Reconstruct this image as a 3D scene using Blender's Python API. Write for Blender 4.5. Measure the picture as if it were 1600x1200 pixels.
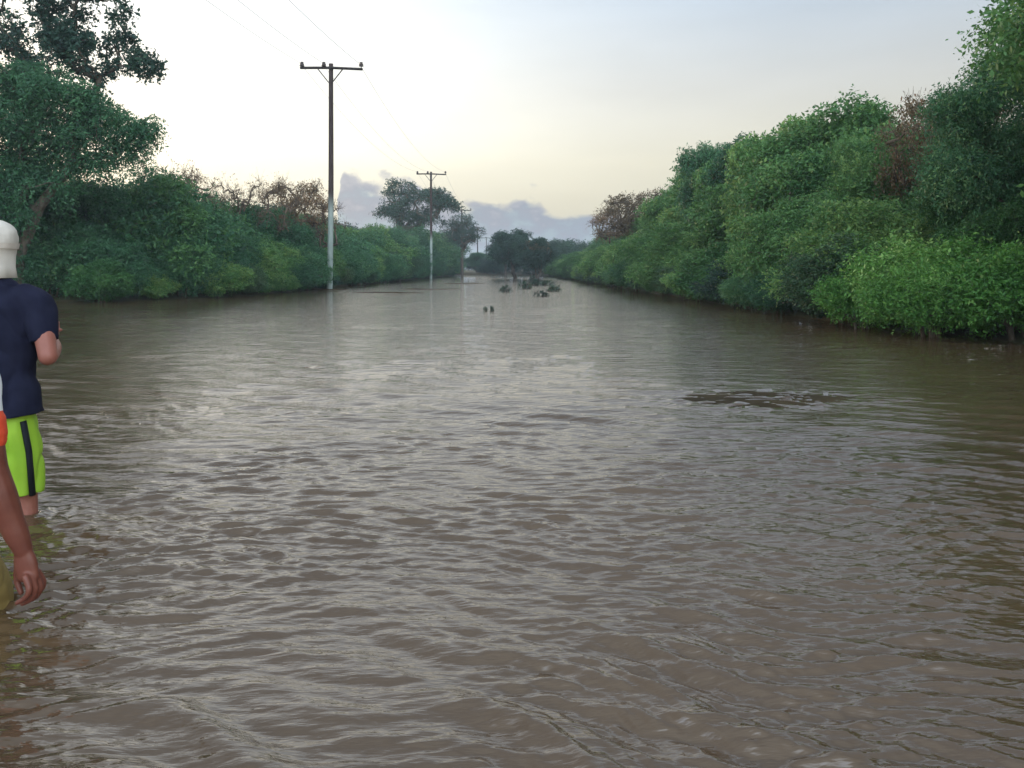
import bpy, math, random
import numpy as np
from mathutils import Vector, noise as mnoise
R = math.radians
C = bpy.context.scene.collection
scene = bpy.context.scene
for o in list(bpy.data.objects): bpy.data.objects.remove(o)

# ------------------------------------------------------------------ camera
CAM_H, F, HOR = 1.13, 1256.0, 420.0          # eye height above the flood, focal length and horizon row (1600 px wide picture)
cd = bpy.data.cameras.new('camera'); cam = bpy.data.objects.new('camera', cd); C.objects.link(cam)
cam.location = (0, 0, CAM_H); cam.rotation_euler = (R(90), 0, 0)
cd.sensor_width = 36; cd.lens = 36*F/1600; cd.shift_y = -(600-HOR)/1600
cd.clip_start = .05; cd.clip_end = 5000
scene.camera = cam
scene.render.resolution_x, scene.render.resolution_y = 1024, 768
scene.view_settings.view_transform = 'Standard'
scene.view_settings.look = 'None'
scene.view_settings.exposure = 0.45
scene.view_settings.gamma = 1.0

# ------------------------------------------------------------------ world
SUN_AZ, SUN_EL = -42, 11
W = bpy.data.worlds.new('World'); scene.world = W; W.use_nodes = True
nt = W.node_tree; nt.nodes.clear()
def N(tree, typ, **kw):
    n = tree.nodes.new(typ)
    for k, v in kw.items(): setattr(n, k, v)
    return n
def put(tree, sock, val):
    if isinstance(val, bpy.types.NodeSocket): tree.links.new(val, sock)
    elif val is not None: sock.default_value = val
def M(tree, op, a, b=None, c=None, clamp=False):
    n = N(tree, 'ShaderNodeMath', operation=op, use_clamp=clamp)
    put(tree, n.inputs[0], a); put(tree, n.inputs[1], b)
    if c is not None: put(tree, n.inputs[2], c)
    return n.outputs[0]
def MIX(tree, fac, a, b, mode='MIX'):
    n = N(tree, 'ShaderNodeMix', data_type='RGBA', blend_type=mode, clamp_factor=True)
    put(tree, n.inputs[0], fac); put(tree, n.inputs[6], a); put(tree, n.inputs[7], b)
    return n.outputs[2]
def SS(tree, v, lo, hi):
    n = N(tree, 'ShaderNodeMapRange', interpolation_type='SMOOTHSTEP')
    put(tree, n.inputs[0], v); n.inputs[1].default_value = lo; n.inputs[2].default_value = hi
    return n.outputs[0]
def RAMP(tree, v, stops):
    n = N(tree, 'ShaderNodeValToRGB'); e = n.color_ramp.elements
    while len(e) < len(stops): e.new(.5)
    for i, (p, c) in enumerate(stops):
        e[i].position = p; e[i].color = (*c, 1)
    put(tree, n.inputs[0], v)
    return n.outputs[0]
tc = N(nt, 'ShaderNodeTexCoord'); D = tc.outputs['Generated']
sp = N(nt, 'ShaderNodeSeparateXYZ'); nt.links.new(D, sp.inputs[0])
dx, dy, dz = sp.outputs
sky = N(nt, 'ShaderNodeTexSky', sky_type='NISHITA', sun_disc=False)
sky.sun_elevation = R(SUN_EL); sky.sun_rotation = R(SUN_AZ)
sky.air_density = 1.0; sky.dust_density = 3.0
# thin overcast veil
base = RAMP(nt, M(nt, 'MAXIMUM', dz, 0.0), [
    (0.0, (.42, .43, .40)), (.07, (.48, .45, .35)), (.13, (.50, .475, .38)), (.22, (.43, .44, .43)),
    (.32, (.36, .43, .51)), (.45, (.33, .40, .49)), (.60, (.24, .29, .36)), (.8, (.21, .25, .31)), (1, (.40, .45, .50))])
# added fill: sky behind the camera raised to brighten the foliage from the front
rear_fill = M(nt, 'ADD', 1.0, M(nt, 'MULTIPLY', SS(nt, M(nt, 'MULTIPLY', dy, -1.0), .05, .7), 5.5))
ev = N(nt, 'ShaderNodeVectorMath', operation='SCALE'); nt.links.new(base, ev.inputs[0]); nt.links.new(rear_fill, ev.inputs['Scale']); base = ev.outputs[0]
az, el = R(-23), R(13)
gd = N(nt, 'ShaderNodeVectorMath', operation='DOT_PRODUCT'); nt.links.new(D, gd.inputs[0])
gd.inputs[1].default_value = (math.sin(az)*math.cos(el), math.cos(az)*math.cos(el), math.sin(el))
glow = M(nt, 'POWER', M(nt, 'MAXIMUM', gd.outputs['Value'], 0.0), 9.0)
glow = M(nt, 'MULTIPLY', glow, M(nt, 'ADD', M(nt, 'MULTIPLY', SS(nt, dz, .03, .19), .75), .25))
nz = N(nt, 'ShaderNodeTexNoise'); nz.inputs['Scale'].default_value = 2.2; nz.inputs['Detail'].default_value = 5
mp = N(nt, 'ShaderNodeMapping'); mp.inputs['Scale'].default_value = (1, 1, 4.5)
nt.links.new(D, mp.inputs[0]); nt.links.new(mp.outputs[0], nz.inputs['Vector'])
streak = M(nt, 'ADD', M(nt, 'MULTIPLY', nz.outputs['Fac'], .40), .80)
gcol = MIX(nt, 1.0, (.45, .43, .375, 1), N(nt, 'ShaderNodeCombineColor').outputs[0], 'MULTIPLY')
cc = [n for n in nt.nodes if n.bl_idname == 'ShaderNodeCombineColor'][0]
for i in range(3): nt.links.new(glow, cc.inputs[i])
veil = MIX(nt, 1.0, base, gcol, 'ADD')
sc_ = N(nt, 'ShaderNodeVectorMath', operation='SCALE'); nt.links.new(veil, sc_.inputs[0]); nt.links.new(streak, sc_.inputs['Scale'])
# cumulus bank low on the horizon
azim = M(nt, 'ARCTAN2', dx, dy)
cv = N(nt, 'ShaderNodeCombineXYZ'); nt.links.new(azim, cv.inputs[0]); nt.links.new(M(nt, 'MULTIPLY', dz, 1.6), cv.inputs[1])
def wnoise(scale, det, off, rough=.5):
    n = N(nt, 'ShaderNodeTexNoise'); n.inputs['Scale'].default_value = scale; n.inputs['Detail'].default_value = det
    n.inputs['Roughness'].default_value = rough
    a = N(nt, 'ShaderNodeVectorMath', operation='ADD'); a.inputs[1].default_value = off
    nt.links.new(cv.outputs[0], a.inputs[0]); nt.links.new(a.outputs[0], n.inputs['Vector'])
    return n.outputs['Fac']
n1 = wnoise(13, 1, (3.1, 5, 0)); n2 = wnoise(38, 3, (1.3, 2, 0), .55)
vo = N(nt, 'ShaderNodeTexVoronoi', feature='SMOOTH_F1'); vo.inputs['Scale'].default_value = 34
vo.inputs['Smoothness'].default_value = .35
nt.links.new(cv.outputs[0], vo.inputs['Vector'])
top = M(nt, 'SUBTRACT', .086, M(nt, 'MULTIPLY', azim, .13))
top = M(nt, 'ADD', top, M(nt, 'MULTIPLY', M(nt, 'SUBTRACT', n1, .5), .07))
top = M(nt, 'ADD', top, M(nt, 'MULTIPLY', M(nt, 'SUBTRACT', n2, .5), .030))
top = M(nt, 'ADD', top, M(nt, 'MULTIPLY', M(nt, 'SUBTRACT', .35, vo.outputs['Distance']), .022))
top = M(nt, 'SUBTRACT', top, M(nt, 'MULTIPLY', SS(nt, M(nt, 'MULTIPLY', azim, -1.0), .205, .235), .2))
cm = SS(nt, M(nt, 'SUBTRACT', top, dz), -.006, .008)
cm = M(nt, 'MULTIPLY', cm, .93)
ccol = RAMP(nt, M(nt, 'ADD', M(nt, 'MULTIPLY', dz, 7.0), M(nt, 'MULTIPLY', M(nt, 'SUBTRACT', n2, .5), 2.2)), [
    (0, (.22, .30, .36)), (.35, (.185, .235, .315)), (.6, (.19, .22, .30)), (1, (.27, .29, .35))])
skycol = MIX(nt, cm, sc_.outputs[0], ccol)
x10 = N(nt, 'ShaderNodeVectorMath', operation='SCALE'); nt.links.new(skycol, x10.inputs[0]); x10.inputs['Scale'].default_value = 11.5
fin = MIX(nt, .9, sky.outputs[0], x10.outputs[0])
bg = N(nt, 'ShaderNodeBackground'); nt.links.new(fin, bg.inputs[0]); bg.inputs[1].default_value = .1
wo = N(nt, 'ShaderNodeOutputWorld'); nt.links.new(bg.outputs[0], wo.inputs[0])

# ------------------------------------------------------------------ sun
sl = bpy.data.lights.new('sun', 'SUN'); sun = bpy.data.objects.new('sun', sl); C.objects.link(sun)
sl.energy = 1.3; sl.angle = R(10); sl.color = (1, .72, .48)
sdir = Vector((math.sin(R(SUN_AZ))*math.cos(R(SUN_EL)), math.cos(R(SUN_AZ))*math.cos(R(SUN_EL)), math.sin(R(SUN_EL))))
sun.rotation_euler = sdir.to_track_quat('Z', 'Y').to_euler(); sun.location = (-20, 20, 30)

# ------------------------------------------------------------------ helpers
def mat(name, rough=.6, spec=.3):
    m = bpy.data.materials.new(name); m.use_nodes = True
    t = m.node_tree; b = t.nodes['Principled BSDF']
    b.inputs['Roughness'].default_value = rough; b.inputs['Specular IOR Level'].default_value = spec
    return m, t, b
def noise_col(t, b, c1, c2, scale, detail=4, c3=None, stretch=None, bump=0, lo=.3, hi=.7):
    co = N(t, 'ShaderNodeTexCoord'); n = N(t, 'ShaderNodeTexNoise')
    n.inputs['Scale'].default_value = scale; n.inputs['Detail'].default_value = detail
    if stretch:
        mpn = N(t, 'ShaderNodeMapping'); mpn.inputs['Scale'].default_value = stretch
        t.links.new(co.outputs['Object'], mpn.inputs[0]); t.links.new(mpn.outputs[0], n.inputs['Vector'])
    else: t.links.new(co.outputs['Object'], n.inputs['Vector'])
    st = [(lo, c1), (hi, c2)] if c3 is None else [(lo, c1), (.5, c3), (hi, c2)]
    t.links.new(RAMP(t, n.outputs['Fac'], st), b.inputs['Base Color'])
    if bump:
        bp = N(t, 'ShaderNodeBump'); bp.inputs['Strength'].default_value = bump; bp.inputs['Distance'].default_value = .01
        t.links.new(n.outputs['Fac'], bp.inputs['Height']); t.links.new(bp.outputs[0], b.inputs['Normal'])
    return n
def simple(name, c1, c2, scale, rough=.6, spec=.3, **kw):
    m, t, b = mat(name, rough, spec); noise_col(t, b, c1, c2, scale, **kw); return m

def leaf_mat(name, dark, light, accent, acc=.1, trans=.3):
    m, t, b = mat(name, .5, .25)
    a = N(t, 'ShaderNodeAttribute', attribute_name='tint')
    oi = N(t, 'ShaderNodeObjectInfo')
    f = M(t, 'ADD', a.outputs['Fac'], M(t, 'MULTIPLY', M(t, 'SUBTRACT', oi.outputs['Random'], .5), .85), clamp=True)
    col = RAMP(t, f, [(0, dark), (.5, tuple((x+y)/2 for x, y in zip(dark, light))), (1-acc, light), (1, accent)])
    t.links.new(col, b.inputs['Base Color'])
    tr = N(t, 'ShaderNodeBsdfTranslucent'); t.links.new(col, tr.inputs[0])
    mx = N(t, 'ShaderNodeMixShader'); mx.inputs[0].default_value = trans
    t.links.new(b.outputs[0], mx.inputs[1]); t.links.new(tr.outputs[0], mx.inputs[2])
    out = [n for n in t.nodes if n.bl_idname == 'ShaderNodeOutputMaterial'][0]
    t.links.new(mx.outputs[0], out.inputs[0])
    return m

def obj(name, me, m=None, parent=None):
    o = bpy.data.objects.new(name, me); C.objects.link(o)
    if m and not me.materials: me.materials.append(m)
    if parent: o.parent = parent
    return o
def empty(name, loc, rz=0):
    o = bpy.data.objects.new(name, None); C.objects.link(o); o.location = loc; o.rotation_euler = (0, 0, rz)
    o.empty_display_size = .2
    return o
def tag(o, label=None, cat=None, group=None, kind=None):
    if label: o['label'] = label
    if cat: o['category'] = cat
    if group: o['group'] = group
    if kind: o['kind'] = kind
    return o
def copy_tree(o, parent=None):
    c = o.copy(); C.objects.link(c)
    if parent: c.parent = parent
    for ch in [x for x in KIDS.get(o.name, [])]: 
        k = copy_tree(ch, c); KIDS.setdefault(c.name, []).append(k)
    return c
KIDS = {}
def part(name, me, m, parent, label=None):
    o = obj(name, me, m, parent); KIDS.setdefault(parent.name, []).append(o)
    if label: o['label'] = label
    return o

class MB:
    def __init__(s): s.v = []; s.f = []
    def ring_tube(s, pts, rad, n=10, cap=True, ax=None):
        """pts list of 3-vectors; rad list of r or (a,b)"""
        P = [Vector(p) for p in pts]; k0 = len(s.v)
        for i, p in enumerate(P):
            t = (P[min(i+1, len(P)-1)]-P[max(i-1, 0)]).normalized()
            X = Vector(ax) if ax else Vector((1, 0, 0))
            if abs(t.dot(X)) > .95: X = Vector((0, 1, 0))
            u = (X-t*X.dot(t)).normalized(); w = t.cross(u)
            a, b = rad[i] if isinstance(rad[i], tuple) else (rad[i], rad[i])
            for j in range(n):
                th = 2*math.pi*j/n
                s.v.append(tuple(p+u*(a*math.cos(th))+w*(b*math.sin(th))))
        for i in range(len(P)-1):
            for j in range(n):
                q = k0+i*n; s.f.append((q+j, q+(j+1) % n, q+n+(j+1) % n, q+n+j))
        if cap:
            s.f.append(tuple(k0+j for j in range(n))[::-1]); q = k0+(len(P)-1)*n
            s.f.append(tuple(q+j for j in range(n)))
    def ell(s, c, r, nu=14, nv=9):
        if not isinstance(r, tuple): r = (r, r, r)
        k0 = len(s.v); s.v.append((c[0], c[1], c[2]-r[2]))
        for i in range(1, nv):
            ph = -math.pi/2+math.pi*i/nv
            for j in range(nu):
                th = 2*math.pi*j/nu
                s.v.append((c[0]+r[0]*math.cos(ph)*math.cos(th), c[1]+r[1]*math.cos(ph)*math.sin(th), c[2]+r[2]*math.sin(ph)))
        s.v.append((c[0], c[1], c[2]+r[2])); last = len(s.v)-1
        for j in range(nu): s.f.append((k0, k0+1+(j+1) % nu, k0+1+j))
        for i in range(nv-2):
            for j in range(nu):
                q = k0+1+i*nu; s.f.append((q+j, q+(j+1) % nu, q+nu+(j+1) % nu, q+nu+j))
        q = k0+1+(nv-2)*nu
        for j in range(nu): s.f.append((q+j, q+(j+1) % nu, last))
    def limb(s, pts, rad, n=14, ax=None, m=5, flat=False):
        """smoothly interpolated tapered limb with rounded ends"""
        P = [Vector(p) for p in pts]; rr = [r if isinstance(r, tuple) else (r, r) for r in rad]
        op, orr = [], []
        K = len(P)
        for i in range(K-1):
            p0, p1, p2, p3 = P[max(i-1, 0)], P[i], P[i+1], P[min(i+2, K-1)]
            for q in range(m):
                t = q/m
                op.append(.5*((2*p1)+(-p0+p2)*t+(2*p0-5*p1+4*p2-p3)*t*t+(-p0+3*p1-3*p2+p3)*t*t*t))
                e = t*t*(3-2*t)
                orr.append((rr[i][0]*(1-e)+rr[i+1][0]*e, rr[i][1]*(1-e)+rr[i+1][1]*e))
        op.append(P[-1]); orr.append(rr[-1])
        s.ring_tube(op, orr, n, True, ax)
        for p, r in ((P[0], rr[0]), (P[-1], rr[-1]))[:1 if flat else 2]:
            q = min(r); s.ell(p, (r[0]*.97, r[1]*.97, q*.97))
    def box(s, c, h, rz=0):
        k = len(s.v)
        for z in (-1, 1):
            for a, b in ((-1, -1), (1, -1), (1, 1), (-1, 1)):
                x, y = a*h[0], b*h[1]
                s.v.append((c[0]+x*math.cos(rz)-y*math.sin(rz), c[1]+x*math.sin(rz)+y*math.cos(rz), c[2]+z*h[2]))
        for f in ((3, 2, 1, 0), (4, 5, 6, 7), (0, 1, 5, 4), (1, 2, 6, 5), (2, 3, 7, 6), (3, 0, 4, 7)):
            s.f.append(tuple(k+i for i in f))
    def mesh(s, name, smooth=True):
        me = bpy.data.meshes.new(name); me.from_pydata(s.v, [], s.f)
        if smooth: me.polygons.foreach_set('use_smooth', [True]*len(me.polygons))
        me.update(); return me
    def remesh(s, name, voxel, smooth=4, wr=None):
        me = s.mesh(name+'_src'); o = bpy.data.objects.new('tmp', me); C.objects.link(o)
        r = o.modifiers.new('r', 'REMESH'); r.mode = 'VOXEL'; r.voxel_size = voxel; r.use_smooth_shade = True
        sm = o.modifiers.new('s', 'SMOOTH'); sm.factor = .6; sm.iterations = smooth
        dg = bpy.context.evaluated_depsgraph_get()
        out = bpy.data.meshes.new_from_object(o.evaluated_get(dg)); out.name = name
        bpy.data.objects.remove(o); bpy.data.meshes.remove(me)
        if wr:
            amp, sc, st = wr
            n = len(out.vertices); co = np.empty(n*3); no = np.empty(n*3)
            out.vertices.foreach_get('co', co); out.vertices.foreach_get('normal', no)
            co = co.reshape(-1, 3); no = no.reshape(-1, 3)
            d = np.array([mnoise.noise(Vector((c[0]*sc*st[0], c[1]*sc*st[1], c[2]*sc*st[2])))+.5*mnoise.noise(Vector((c[0]*sc*2.3*st[0], c[1]*sc*2.3, c[2]*sc*2.3*st[2]))) for c in co])
            cr = np.array([(1-min(1, abs(mnoise.noise(Vector((c[0]*sc*.9+7, c[1]*sc*.9, c[2]*sc*.75+c[0]*sc*.5)))*2.2)))**3 for c in co])
            co += no*((d*.7-cr*.9)*amp)[:, None]
            out.vertices.foreach_set('co', co.ravel()); out.update()
        out.polygons.foreach_set('use_smooth', [True]*len(out.polygons))
        return out

def X_at(px, Y): return (px-800)/F*Y
def Z_at(py, Y): return CAM_H-(py-HOR)/F*Y
def interp(tab, x):
    xs = [a for a, b in tab]; ys = [b for a, b in tab]
    return float(np.interp(x, xs, ys))

# ------------------------------------------------------------------ banks
XLt = [(0, -19), (24, -18.5), (27, -17), (29, -13.5), (32, -11.3), (40, -10.8), (100, -10.6), (200, -9)]
XRt = [(0, 8.5), (9, 8.4), (12, 7.6), (16, 6.7), (60, 6.6), (120, 6.4), (200, 7)]
def XL(Y): return np.interp(Y, [a for a, _ in XLt], [b for _, b in XLt])
def XR(Y): return np.interp(Y, [a for a, _ in XRt], [b for _, b in XRt])
def ground_z(X, Y):
    d = np.maximum(XL(Y)-X, X-XR(Y))              # >0 inside the banks
    z = -.5+.62*np.clip((d+2.3)/2.8, 0, 1)**1.2+.3*np.clip((d-2)/6, 0, 1)
    far = np.clip((Y-138)/14, 0, 1)
    return np.maximum(z, -.5+.9*far)

# ------------------------------------------------------------------ ground
def ground():
    a = np.concatenate([[-900, -400, -200, -100, -60], np.arange(-40, 40.1, .8), [60, 100, 200, 400, 900]])
    b = np.concatenate([[-500, -200, -80, -30], np.arange(-12, 60, 1.0), np.arange(60, 200, 4), [260, 400, 900]])
    X, Y = np.meshgrid(a, b); Z = ground_z(X, Y)
    Z += .05*np.sin(X*1.3+np.sin(Y*.7)*2)*np.sin(Y*.9+X*.3)
    v = np.stack([X, Y, Z], -1).reshape(-1, 3)
    nx = len(a); f = [(j*nx+i, j*nx+i+1, (j+1)*nx+i+1, (j+1)*nx+i) for j in range(len(b)-1) for i in range(nx-1)]
    me = bpy.data.meshes.new('ground'); me.from_pydata(v.tolist(), [], f)
    me.polygons.foreach_set('use_smooth', [True]*len(me.polygons))
    m = simple('ground_mud', (.045, .035, .02), (.10, .075, .04), .8, .85, .2, detail=8, c3=(.05, .055, .025), bump=.5)
    tag(obj('ground', me, m), kind='structure')
ground()

# ------------------------------------------------------------------ water
LEGS = [(-2.235, 3.72, .06), (-2.50, 3.66, .06), (-1.76, 2.70, .085), (-1.98, 2.42, .085)]
def water():
    rng = np.random.default_rng(5)
    ys = [.7]
    while ys[-1] < 14: ys.append(ys[-1]+max(.006, .85*ys[-1]**2/(CAM_H*804)))
    while ys[-1] < 175: ys.append(ys[-1]*1.012+.02)
    ys = np.array(ys); back = np.array([-30, -12, -6, -3, -1, 0, .35]); ys = np.concatenate([back, ys])
    nu = 1000; u = np.linspace(-1, 1, nu); u = .55*u+.45*u**3
    wid = 2.4+.92*np.maximum(ys, 0)+np.where(ys < .7, 2, 0)
    X = u[None, :]*wid[:, None]/.93; Y = np.repeat(ys[:, None], nu, 1)
    dY = np.gradient(ys)[:, None]
    H = np.zeros_like(X)
    # slow warp so that crests wander
    wx = X+.10*np.sin(Y*2.3+1.1*np.sin(X*1.7))+.05*np.sin(5.1*Y+3.3*X); wy = Y+.10*np.sin(X*2.1+.7*np.sin(Y*1.9))+.04*np.sin(6.3*X-4.1*Y)
    def lowf(s, seed):
        r = np.random.default_rng(seed); o = 0
        for k in range(7):
            a = r.uniform(0, 6.28); q = s*r.uniform(.6, 1.6)
            o = o+np.sin(q*(math.cos(a)*X+math.sin(a)*Y)+r.uniform(0, 6.28))
        return .5+.5*np.tanh(o/2.2)
    gust = .55+.75*lowf(.9, 3)
    gust2 = .5+.9*lowf(2.6, 9)
    # choppy shallow patch at right, stronger chop towards the lower left corner
    patch = np.exp(-(((X-2.17)/1.0)**2+((Y-7.0)/.55)**2)**2)
    for (lam0, lam1, cnt, slope, ang0, spread, sharp) in (
            (.55, 1.3, 10, .008, 84, 35, 1), (.20, .50, 22, .022, 74, 20, 1), (.085, .19, 34, .045, 79, 25, 1), (.04, .08, 30, .040, 86, 38, 1)):
        acc = np.zeros_like(X)
        for k in range(cnt):
            lam = math.exp(rng.uniform(math.log(lam0), math.log(lam1))); kk = 2*math.pi/lam
            a = R(ang0+rng.normal()*spread*.6)
            amp = slope/kk*rng.uniform(.6, 1.3)
            fade = np.clip(lam/(dY*3.2)-.5, 0, 1)
            s = np.sin(kk*(math.cos(a)*wx+math.sin(a)*wy)+rng.uniform(0, 6.28))
            if sharp: s = s-.25*np.cos(2*(kk*(math.cos(a)*wx+math.sin(a)*wy)))
            acc += amp*fade*s
        g = gust if lam1 > .3 else gust2
        near = np.exp(-((X+1.2)/1.5)**2-((Y-1.7)/1.1)**2)
        acc *= g*(1+(1.0*near if lam1 > .3 else 0)+(3.5*patch if lam1 < .3 else 0))
        H += acc
    # long diagonal crests in the lower left
    for (a, lam, ph, am) in ((60, .20, 0, .0048), (65, .34, 1.3, .011), (55, .14, 2.2, .0022)):
        a = R(a); kk = 2*math.pi/lam
        s = np.sin(kk*(math.cos(a)*wx+math.sin(a)*wy)+ph)
        env = np.exp(-((X+.15)/1.2)**4-((Y-1.8)/.85)**2)*(.4+.9*lowf(3, 21))
        H += am*env*(s-.3*np.cos(2*(kk*(math.cos(a)*wx+math.sin(a)*wy)+ph)))
    for (lx, ly, lr) in LEGS:
        r = np.hypot(X-lx, (Y-ly)*1.0)
        H += .0028*np.sin((r-lr)*2*math.pi/.085)*np.exp(-((r-lr-.05)/.28)**2)*np.clip(.35/(r+.15), 0, 1)
        H += .009*np.exp(-((r-lr)/.035)**2)
    Z = H
    v = np.stack([X, Y, Z], -1).reshape(-1, 3).astype(np.float32)
    ny = len(ys); idx = np.arange(ny*nu).reshape(ny, nu)
    f = np.stack([idx[:-1, :-1], idx[:-1, 1:], idx[1:, 1:], idx[1:, :-1]], -1).reshape(-1, 4)
    me = bpy.data.meshes.new('water'); quads(me, v, f)
    me.polygons.foreach_set('use_smooth', np.ones(len(me.polygons), bool))
    m, t, b = mat('muddy_water', .025, .5)
    b.inputs['IOR'].default_value = 1.8
    co = N(t, 'ShaderNodeTexCoord')
    n = N(t, 'ShaderNodeTexNoise'); n.inputs['Scale'].default_value = .35; n.inputs['Detail'].default_value = 5
    t.links.new(co.outputs['Object'], n.inputs['Vector'])
    t.links.new(RAMP(t, n.outputs['Fac'], [(.3, (.066, .041, .022)), (.7, (.096, .061, .031))]), b.inputs['Base Color'])
    m1 = N(t, 'ShaderNodeMapping'); m1.inputs['Scale'].default_value = (.36, 1.5, 1)
    t.links.new(co.outputs['Object'], m1.inputs[0])
    n2 = N(t, 'ShaderNodeTexNoise'); n2.inputs['Scale'].default_value = 6; n2.inputs['Detail'].default_value = 5; n2.inputs['Roughness'].default_value = .55
    t.links.new(m1.outputs[0], n2.inputs['Vector'])
    n3 = N(t, 'ShaderNodeTexNoise'); n3.inputs['Scale'].default_value = 21; n3.inputs['Detail'].default_value = 3
    t.links.new(m1.outputs[0], n3.inputs['Vector'])
    n4 = N(t, 'ShaderNodeTexNoise'); n4.inputs['Scale'].default_value = 1.5; n4.inputs['Detail'].default_value = 3
    m4 = N(t, 'ShaderNodeMapping'); m4.inputs['Scale'].default_value = (.5, 1.4, 1)
    t.links.new(co.outputs['Object'], m4.inputs[0]); t.links.new(m4.outputs[0], n4.inputs['Vector'])
    s4 = N(t, 'ShaderNodeSeparateXYZ'); t.links.new(co.outputs['Object'], s4.inputs[0])
    big = M(t, 'MULTIPLY', M(t, 'MULTIPLY', n4.outputs['Fac'], .026), SS(t, s4.outputs[1], 8, 22))
    hh = M(t, 'ADD', big, M(t, 'ADD', M(t, 'MULTIPLY', n2.outputs['Fac'], M(t, 'ADD', .013, M(t, 'MULTIPLY', SS(t, s4.outputs[1], 5, 14), .010))), M(t, 'MULTIPLY', n3.outputs['Fac'], .005)))
    bp = N(t, 'ShaderNodeBump'); bp.inputs['Strength'].default_value = 1; bp.inputs['Distance'].default_value = 1
    t.links.new(hh, bp.inputs['Height']); t.links.new(bp.outputs[0], b.inputs['Normal'])
    me.materials.append(m)
    tag(obj('water', me), kind='structure')
def quads(me, v, f):
    nv, nf = len(v), len(f)
    me.vertices.add(nv); me.vertices.foreach_set('co', np.ascontiguousarray(v, np.float32).ravel())
    me.loops.add(nf*4); me.loops.foreach_set('vertex_index', np.ascontiguousarray(f, np.int32).ravel())
    me.polygons.add(nf); me.polygons.foreach_set('loop_start', np.arange(nf, dtype=np.int32)*4)
    me.update(calc_edges=True)
water()

# ------------------------------------------------------------------ foliage
def unit(a): return a/np.maximum(np.linalg.norm(a, axis=-1, keepdims=True), 1e-6)
def leaf_mesh(name, seed, cen, crad, nspr, nleaf, L, Wd, slen, droop=.3, up=.3, squash=.8, minz=.0, shell=.5):
    rng = np.random.default_rng(seed); cen = np.asarray(cen, float); crad = np.asarray(crad, float)
    nc = len(cen)
    rel = crad/crad.mean(); cnt = np.maximum(1, (nspr*rel**2).astype(int))
    ci = np.repeat(np.arange(nc), cnt); ns = len(ci)
    dr = unit(rng.normal(size=(ns, 3)))
    rad = rng.random(ns)**shell
    o = cen[ci]+dr*(crad[ci]*rad)[:, None]*np.array([1, 1, squash])
    d = unit(dr*.7+np.array([0, 0, up])+rng.normal(size=(ns, 3))*.45)
    ln = slen*rng.uniform(.5, 1.4, ns)
    t = np.linspace(.08, 1, nleaf)
    p = o[:, None]+d[:, None]*(ln[:, None]*t)[..., None]
    p[..., 2] -= droop*ln[:, None]*t**2
    pr = rng.normal(size=(ns, nleaf, 3)); pr = unit(pr-(pr*d[:, None]).sum(-1, keepdims=True)*d[:, None])
    ax = unit(d[:, None]*.55+pr+np.array([0, 0, -.25]))
    wv = unit(np.cross(ax, rng.normal(size=ax.shape)*.8+np.array([0, 0, 1.0])*0+d[:, None]*.2))
    s = rng.uniform(.5, 1.35, (ns, nleaf, 1))*rng.uniform(.7, 1.3, (ns, 1, 1))
    b0 = p; tip = p+ax*L*s; mid = p+ax*L*.45*s
    q = np.stack([b0, mid+wv*Wd*.5*s, tip, mid-wv*Wd*.5*s], 2).reshape(-1, 4, 3)
    tint = (.55*rng.random(ns)[:, None]+.45*rng.random((ns, nleaf))).ravel()
    clt = rng.normal(size=nc)*.13; tint = np.clip(tint+np.repeat(clt[ci], nleaf), 0, 1)
    keep = q[:, :, 2].min(1) > minz
    q = q[keep]; tint = tint[keep]
    me = bpy.data.meshes.new(name); n = len(q)
    quads(me, q.reshape(-1, 3), np.arange(n*4).reshape(-1, 4))
    at = me.attributes.new('tint', 'FLOAT', 'FACE'); at.data.foreach_set('value', tint.astype(np.float32))
    return me
def branch_mesh(name, seed, trunks, tips, r_tip, rmax, jit=.12, k=3, twigs=0, twl=.4, sides=6):
    rng = np.random.default_rng(seed)
    P, par = [], []
    for tr in trunks:
        last = -1
        for p in tr: P.append(np.array(p, float)); par.append(last); last = len(P)-1
    root = np.array(trunks[0][0], float)
    tips = [np.array(t, float) for t in tips]; tips.sort(key=lambda t: np.linalg.norm(t-root))
    isend = []
    for t in tips:
        A = np.array(P); d = np.linalg.norm(A-t, axis=1)+1.2*np.maximum(0, A[:, 2]-t[2]+.15)+.15*np.linalg.norm(A-root, axis=1)*0
        j = int(np.argmin(d)); a = P[j]; last = j
        D_ = np.linalg.norm(t-a)
        for i in range(1, k+1):
            s = i/k; p = a+(t-a)*s
            p[2] += .12*D_*math.sin(math.pi*s)
            if i < k: p = p+rng.normal(size=3)*jit*D_
            P.append(p); par.append(last); last = len(P)-1
        isend.append(last)
        for q in range(twigs):
            dv = unit(rng.normal(size=3)+unit(t-a)*.9+np.array([0, 0, .35])); l = twl*rng.uniform(.5, 1.3)
            P.append(t+dv*l*.5); par.append(last); m_ = len(P)-1
            P.append(t+dv*l+rng.normal(size=3)*l*.2); par.append(m_)
    cntn = np.ones(len(P))
    for i in range(len(P)-1, -1, -1):
        if par[i] >= 0: cntn[par[i]] += cntn[i]*1.0
    rad = np.minimum(r_tip*np.sqrt(cntn), rmax)
    mb = MB()
    for i in range(len(P)):
        if par[i] < 0: continue
        a, b = P[par[i]], P[i]
        if np.linalg.norm(b-a) < 1e-4: continue
        ra = min(rad[par[i]], rad[i]*1.5)
        mb.ring_tube([a, b], [ra, rad[i]], sides if rad[i] > .03 else 4, cap=False)
    return mb.mesh(name)

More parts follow.
